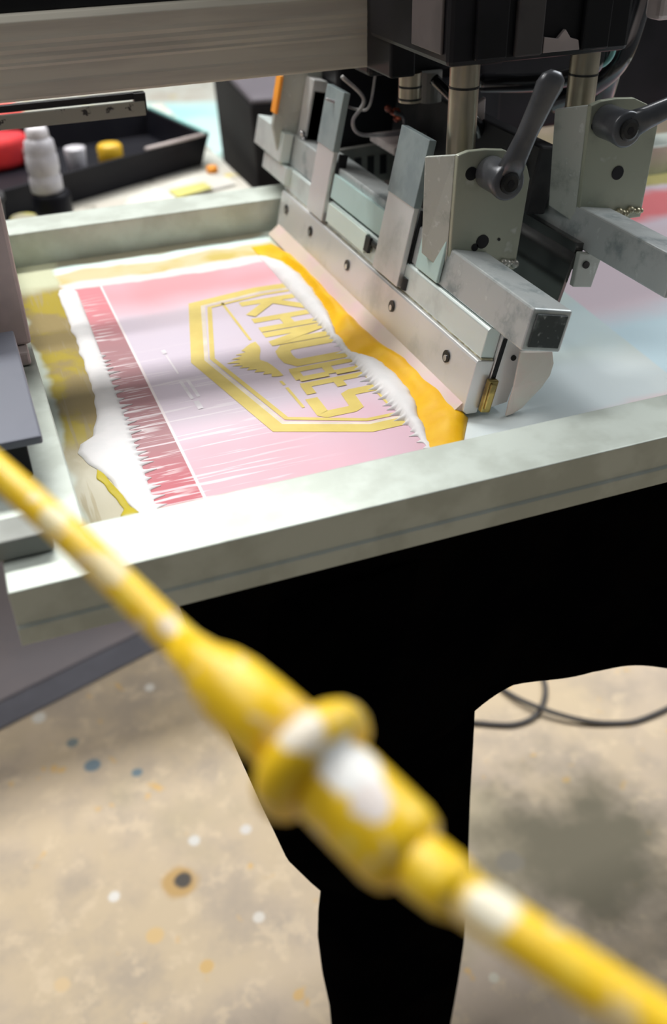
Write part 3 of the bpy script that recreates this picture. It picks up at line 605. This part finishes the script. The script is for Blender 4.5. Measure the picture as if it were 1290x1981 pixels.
# ------------------------------------------------------------------ background table and its things
tb = thing('work_table', 'paint-speckled work table behind the printing screen', 'table', (.3, 1.9, -.95))
build('table_top', slab(B(), [(-.7, 1.42), (.452, 1.42), (.452, 2.25), (-.7, 2.25)], -.180, -.152), 'table', tb, .003)
for x, yv in ((-.65, 1.47), (.42, 1.47), (-.65, 2.2), (.42, 2.2)): build('leg', box(B(), x-.02, x+.02, yv-.02, yv+.02, -.9495, -.1805), 'bucket', tb, .002)
tr = thing('parts_tray', 'low black plastic tray of odds and ends on the speckled table', 'tray', (.2, 1.8, -.15))
def trayp(z, ins): return [(.426-ins, 1.742), (.371-ins*.5, 1.985-ins), (-.10, 1.93-ins), (-.10, 1.50+ins), (.05+ins*.2, 1.548+ins)]
bm = B(); o_ = [bm.verts.new((a, b, -.0995)) for a, b in trayp(0, 0)]; q_ = [bm.verts.new((a, b, -.0995)) for a, b in trayp(0, .012)]; g_ = [bm.verts.new((a, b, -.1460)) for a, b in trayp(0, .022)]; h_ = [bm.verts.new((a, b, -.1510)) for a, b in trayp(0, .018)]
n5 = 5
for i in range(n5):
    j = (i+1) % n5
    bm.faces.new((o_[i], o_[j], q_[j], q_[i])); bm.faces.new((q_[i], q_[j], g_[j], g_[i])); bm.faces.new((h_[i], h_[j], o_[j], o_[i]))
bm.faces.new(g_); bm.faces.new(h_[::-1]); build('tray_body', bm, 'traym', tr, .001)
bm = B(); tube(bm, [(a, b, -.0985) for a, b in trayp(0, .003)[:2]], .003, 8); build('tray_rim', bm, 'tealstripe', tr)
bm = B(); tube(bm, [(.30, 1.683, -.0975), (.415, 1.735, -.0975)], .003, 8); build('tray_rim', bm, 'clampm', tr)
def lathe(prof, c, seg=28):
    bm = B(); rings = [[bm.verts.new((c[0]+q*math.cos(2*math.pi*k/seg), c[1]+q*math.sin(2*math.pi*k/seg), c[2]+z)) for k in range(seg)] for q, z in prof]
    for a, b in zip(rings, rings[1:]):
        for k in range(seg): bm.faces.new((a[k], a[(k+1) % seg], b[(k+1) % seg], b[k]))
    bm.faces.new(rings[0][::-1]); bm.faces.new(rings[-1]); return bm
bk = thing('ink_bucket', 'dark grey round bucket at the far left behind the screen', 'bucket', (.02, 1.46, -.1515))
build('bucket_body', lathe([(.036, 0), (.042, .058), (.044, .062), (.046, .064), (.046, .070), (.042, .073), (.038, .070), (.036, .06)], (.008, 1.475, -.1515)), 'bucket', bk, 0, True)
pd = tag(build('yellow_tin', lathe([(.020, 0), (.020, .04), (.018, .043), (.004, .044)], (.072, 1.447, -.1515)), 'tinyellow', None, 0, True), 'small dull yellow tin beside the dark bucket, behind the screen', 'tin')
st = tag(build('black_jar', lathe([(.026, 0), (.028, .002), (.028, .053), (.026, .0575), (.003, .0575)], (.120, 1.500, -.1515)), 'traym', None, 0, True), 'squat black jar carrying the white bottle', 'jar')
bt = thing('ink_bottle', 'white plastic bottle standing on a squat black jar in front of the tray', 'bottle', (.116, 1.50, -.0935))
bc = (.116, 1.500, -.0935)
S_ = .80
build('bottle_body', lathe([(q*S_, z*S_) for q, z in [(.026, 0), (.0295, .003), (.0295, .026), (.0275, .030), (.0275, .036), (.0295, .040), (.029, .064), (.027, .068), (.028, .074), (.026, .090), (.020, .096)]], bc), 'white', bt, 0, True)
build('bottle_cap', lathe([(q*S_, z*S_) for q, z in [(.0195, 0), (.0205, .002), (.0195, .014), (.015, .019), (.004, .0205)]], (bc[0], bc[1], bc[2]+.0962*S_)), 'cap', bt, 0, True)
tag(build('mustard_jar', lathe([(.019, 0), (.022, .004), (.022, .030), (.018, .034), (.004, .036)], (.258, 1.80, -.1455)), 'yellowp', None, 0, True), 'round mustard-yellow jar lying in the black tray', 'jar')
tag(build('pale_cup', lathe([(.014, 0), (.018, .05), (.017, .052), (.004, .05)], (.190, 1.73, -.1455)), 'white', None, 0, True), 'small pale cup in the tray, just right of the white bottle', 'cup')
def cushion(name, pts, z0, h, mat, label, cat):
    bm = B(); slab(bm, pts, z0, z0+h); o = build(name, bm, mat, None, h*.45, True, 4); return tag(o, label, cat)
cushion('red_cloth', [(-.09, 1.79), (.09, 1.825), (.128, 1.85), (.128, 1.88), (.06, 1.91), (-.09, 1.90)], -.1455, .055, 'red', 'bright red cloth in the tray at the left picture edge, behind the bottle', 'cloth')
cushion('coral_cloth', [(-.09, 1.95), (.12, 1.985), (.145, 2.02), (.13, 2.07), (.06, 2.09), (-.09, 2.07)], -.1515, .075, 'coral', 'coral red cloth seen between the beam and the speckled channel', 'cloth')
tag(build('grey_gadget', lathe([(.028, 0), (.03, .03), (.022, .036), (.003, .037)], (.135, 1.86, -.1455)), 'clampm', None, 0, True), 'pale grey round part in the tray behind the speckled channel', 'part')
cushion('paper_sheet', [(.22, 1.53), (.43, 1.60), (.42, 1.70), (.25, 1.61)], -.1515, .004, 'paper', 'pale folded sheet on the speckled table below the tray', 'paper')
cushion('yellow_note', [(.320, 1.56), (.385, 1.585), (.38, 1.62), (.315, 1.60)], -.1473, .003, 'yellowpaper', 'small yellow note on the pale folded sheet', 'note')
tag(build('orange_cap', lathe([(.010, 0), (.010, .008), (.008, .010), (.002, .010)], (.410, 1.678, -.1470)), 'orange', None, 0, True), 'small orange cap on the pale folded sheet', 'cap')
bx = thing('draped_box', 'large box covered in black vinyl standing on the floor behind the squeegee', 'box', (.65, 1.75, -.95))
bm = B()
P0 = [(.470, 1.62), (.80, 1.55), (.86, 1.88), (.505, 2.00)]; cx = sum(p[0] for p in P0)/4; cy = sum(p[1] for p in P0)/4
def ringset(bm, prof):
    lv = [[bm.verts.new((cx+(a-cx)*q, cy+(b-cy)*q, z)) for a, b in P0] for z, q in prof]
    for a, b in zip(lv, lv[1:]):
        for k in range(4): bm.faces.new((a[k], a[(k+1) % 4], b[(k+1) % 4], b[k]))
    bm.faces.new(lv[0][::-1]); bm.faces.new(lv[-1])
ringset(bm, ((-.9495, .90), (-.40, .93), (-.10, .985), (-.032, 1.0))); build('box_cover', bm, 'boxtop', bx, .004)
bm = B(); ringset(bm, ((-.0318, 1.0), (-.022, .99))); build('box_lit_top', bm, 'boxlit', bx, .006)  # top slab coloured as if lit, lighter than the cover below
tag(build('cyan_sheet', slab(B(), [(.46, 2.75), (.70, 2.66), (.86, 3.25), (.58, 3.35)], -.40, -.385), 'cyan', None, .003), 'pale cyan plastic sheet far behind the tray', 'sheet')
cart = thing('rear_cart', 'low pale cart far behind the tray, carrying the cyan sheet', 'cart', (.5, 3.0, -.95))
build('cart_top', slab(B(), [(-.8, 2.55), (1.3, 2.40), (1.5, 3.8), (-.8, 3.9)], -.43, -.4005), 'table', cart, .003)
for x, yv in ((-.7, 2.65), (1.2, 2.55), (-.7, 3.7), (1.3, 3.6)): build('leg', box(B(), x-.02, x+.02, yv-.02, yv+.02, -.9495, -.4305), 'bucket', cart, .002)

# ------------------------------------------------------------------ yellow pull rod close to the lens
PT = [(-.0188, .3375, .1550), (-.0100, .3141, .1543), (.0095, .2699, .1485), (.0261, .2321, .1411), (.0358, .2074, .1390), (.0420, .1913, .1381), (.0547, .1660, .1333), (.0686, .1335, .1263), (.0726, .1215, .1298), (.0838, .0978, .1333), (.0947, .0776, .1343), (.1010, .0664, .1346)]
PT = [Vector(p) for p in PT]
SPL = [(.0035, .278, .155, .0055, (.86, .74, .42)), (.016, .250, .151, .006, (.86, .70, .36)), (.028, .222, .147, .004, (.78, .62, .40))]  # positions of pale blotches in the rod's yellow
def near(p, off, q, cc): SPL.append((p[0]+off[0], p[1]+off[1], p[2]+off[2], q, cc))
near(PT[6], (-.004, -.002, .016), .006, (.88, .80, .66)); near(PT[6]*.75+PT[7]*.25, (.002, -.004, .0115), .0085, (.90, .90, .88)); near(PT[6]*.5+PT[7]*.5, (.000, -.006, .010), .0055, (.86, .78, .74)); near(PT[8]*.6+PT[9]*.4, (0, -.003, .007), .0065, (.88, .82, .64))
M['rod'] = m_rod()
rod = thing('yellow_rod', 'yellow pale-blotched rod with a thick jointed coupling, out of focus in front of the screen', 'rod', tuple(PT[6]))
def seg(name, pts, rad, par): 
    o = build(name, tube(B(), pts, rad, 40), 'rod', par, 0, True); return o
seg('upper_rod', spline(PT[0:6], 8), [.0058]*8*5+[.0058], rod)
a, b = PT[4], PT[6]; d = (b-a)
seg('upper_sleeve', [a-d*.25, a-d*.05, a+d*.10, a+d*.25, a+d*.5, a+d*.9], [.0058, .0072, .0098, .0110, .0113, .0113], rod)
c0 = PT[6]; dd = (PT[7]-PT[5]).normalized()
ax = (PT[7]-PT[6]).normalized()
seg('joint_ring', [c0-ax*.0085, c0-ax*.0075, c0-ax*.005, c0-ax*.002, c0+ax*.001, c0+ax*.0035, c0+ax*.005], [.0115, .0158, .0182, .0192, .0188, .0172, .0130], rod)
e0 = c0+ax*.004; L = (PT[7]-e0).length
seg('lower_sleeve', [e0, e0+ax*.001, e0+ax*.003, e0+ax*(L-.006), e0+ax*(L-.002), e0+ax*L, e0+ax*(L+.0008)], [.0105, .0124, .0128, .0126, .0116, .0098, .006], rod)
e1 = e0+ax*(L-.003)
seg('neck', [e1, (e1+PT[8])/2, PT[8], PT[8]*.8+PT[9]*.2], [.0080, .0082, .0078, .0063], rod)
seg('lower_rod', spline([e1+(PT[8]-e1)*.3, PT[8], PT[9], PT[10], PT[11]], 8), .0060, rod)
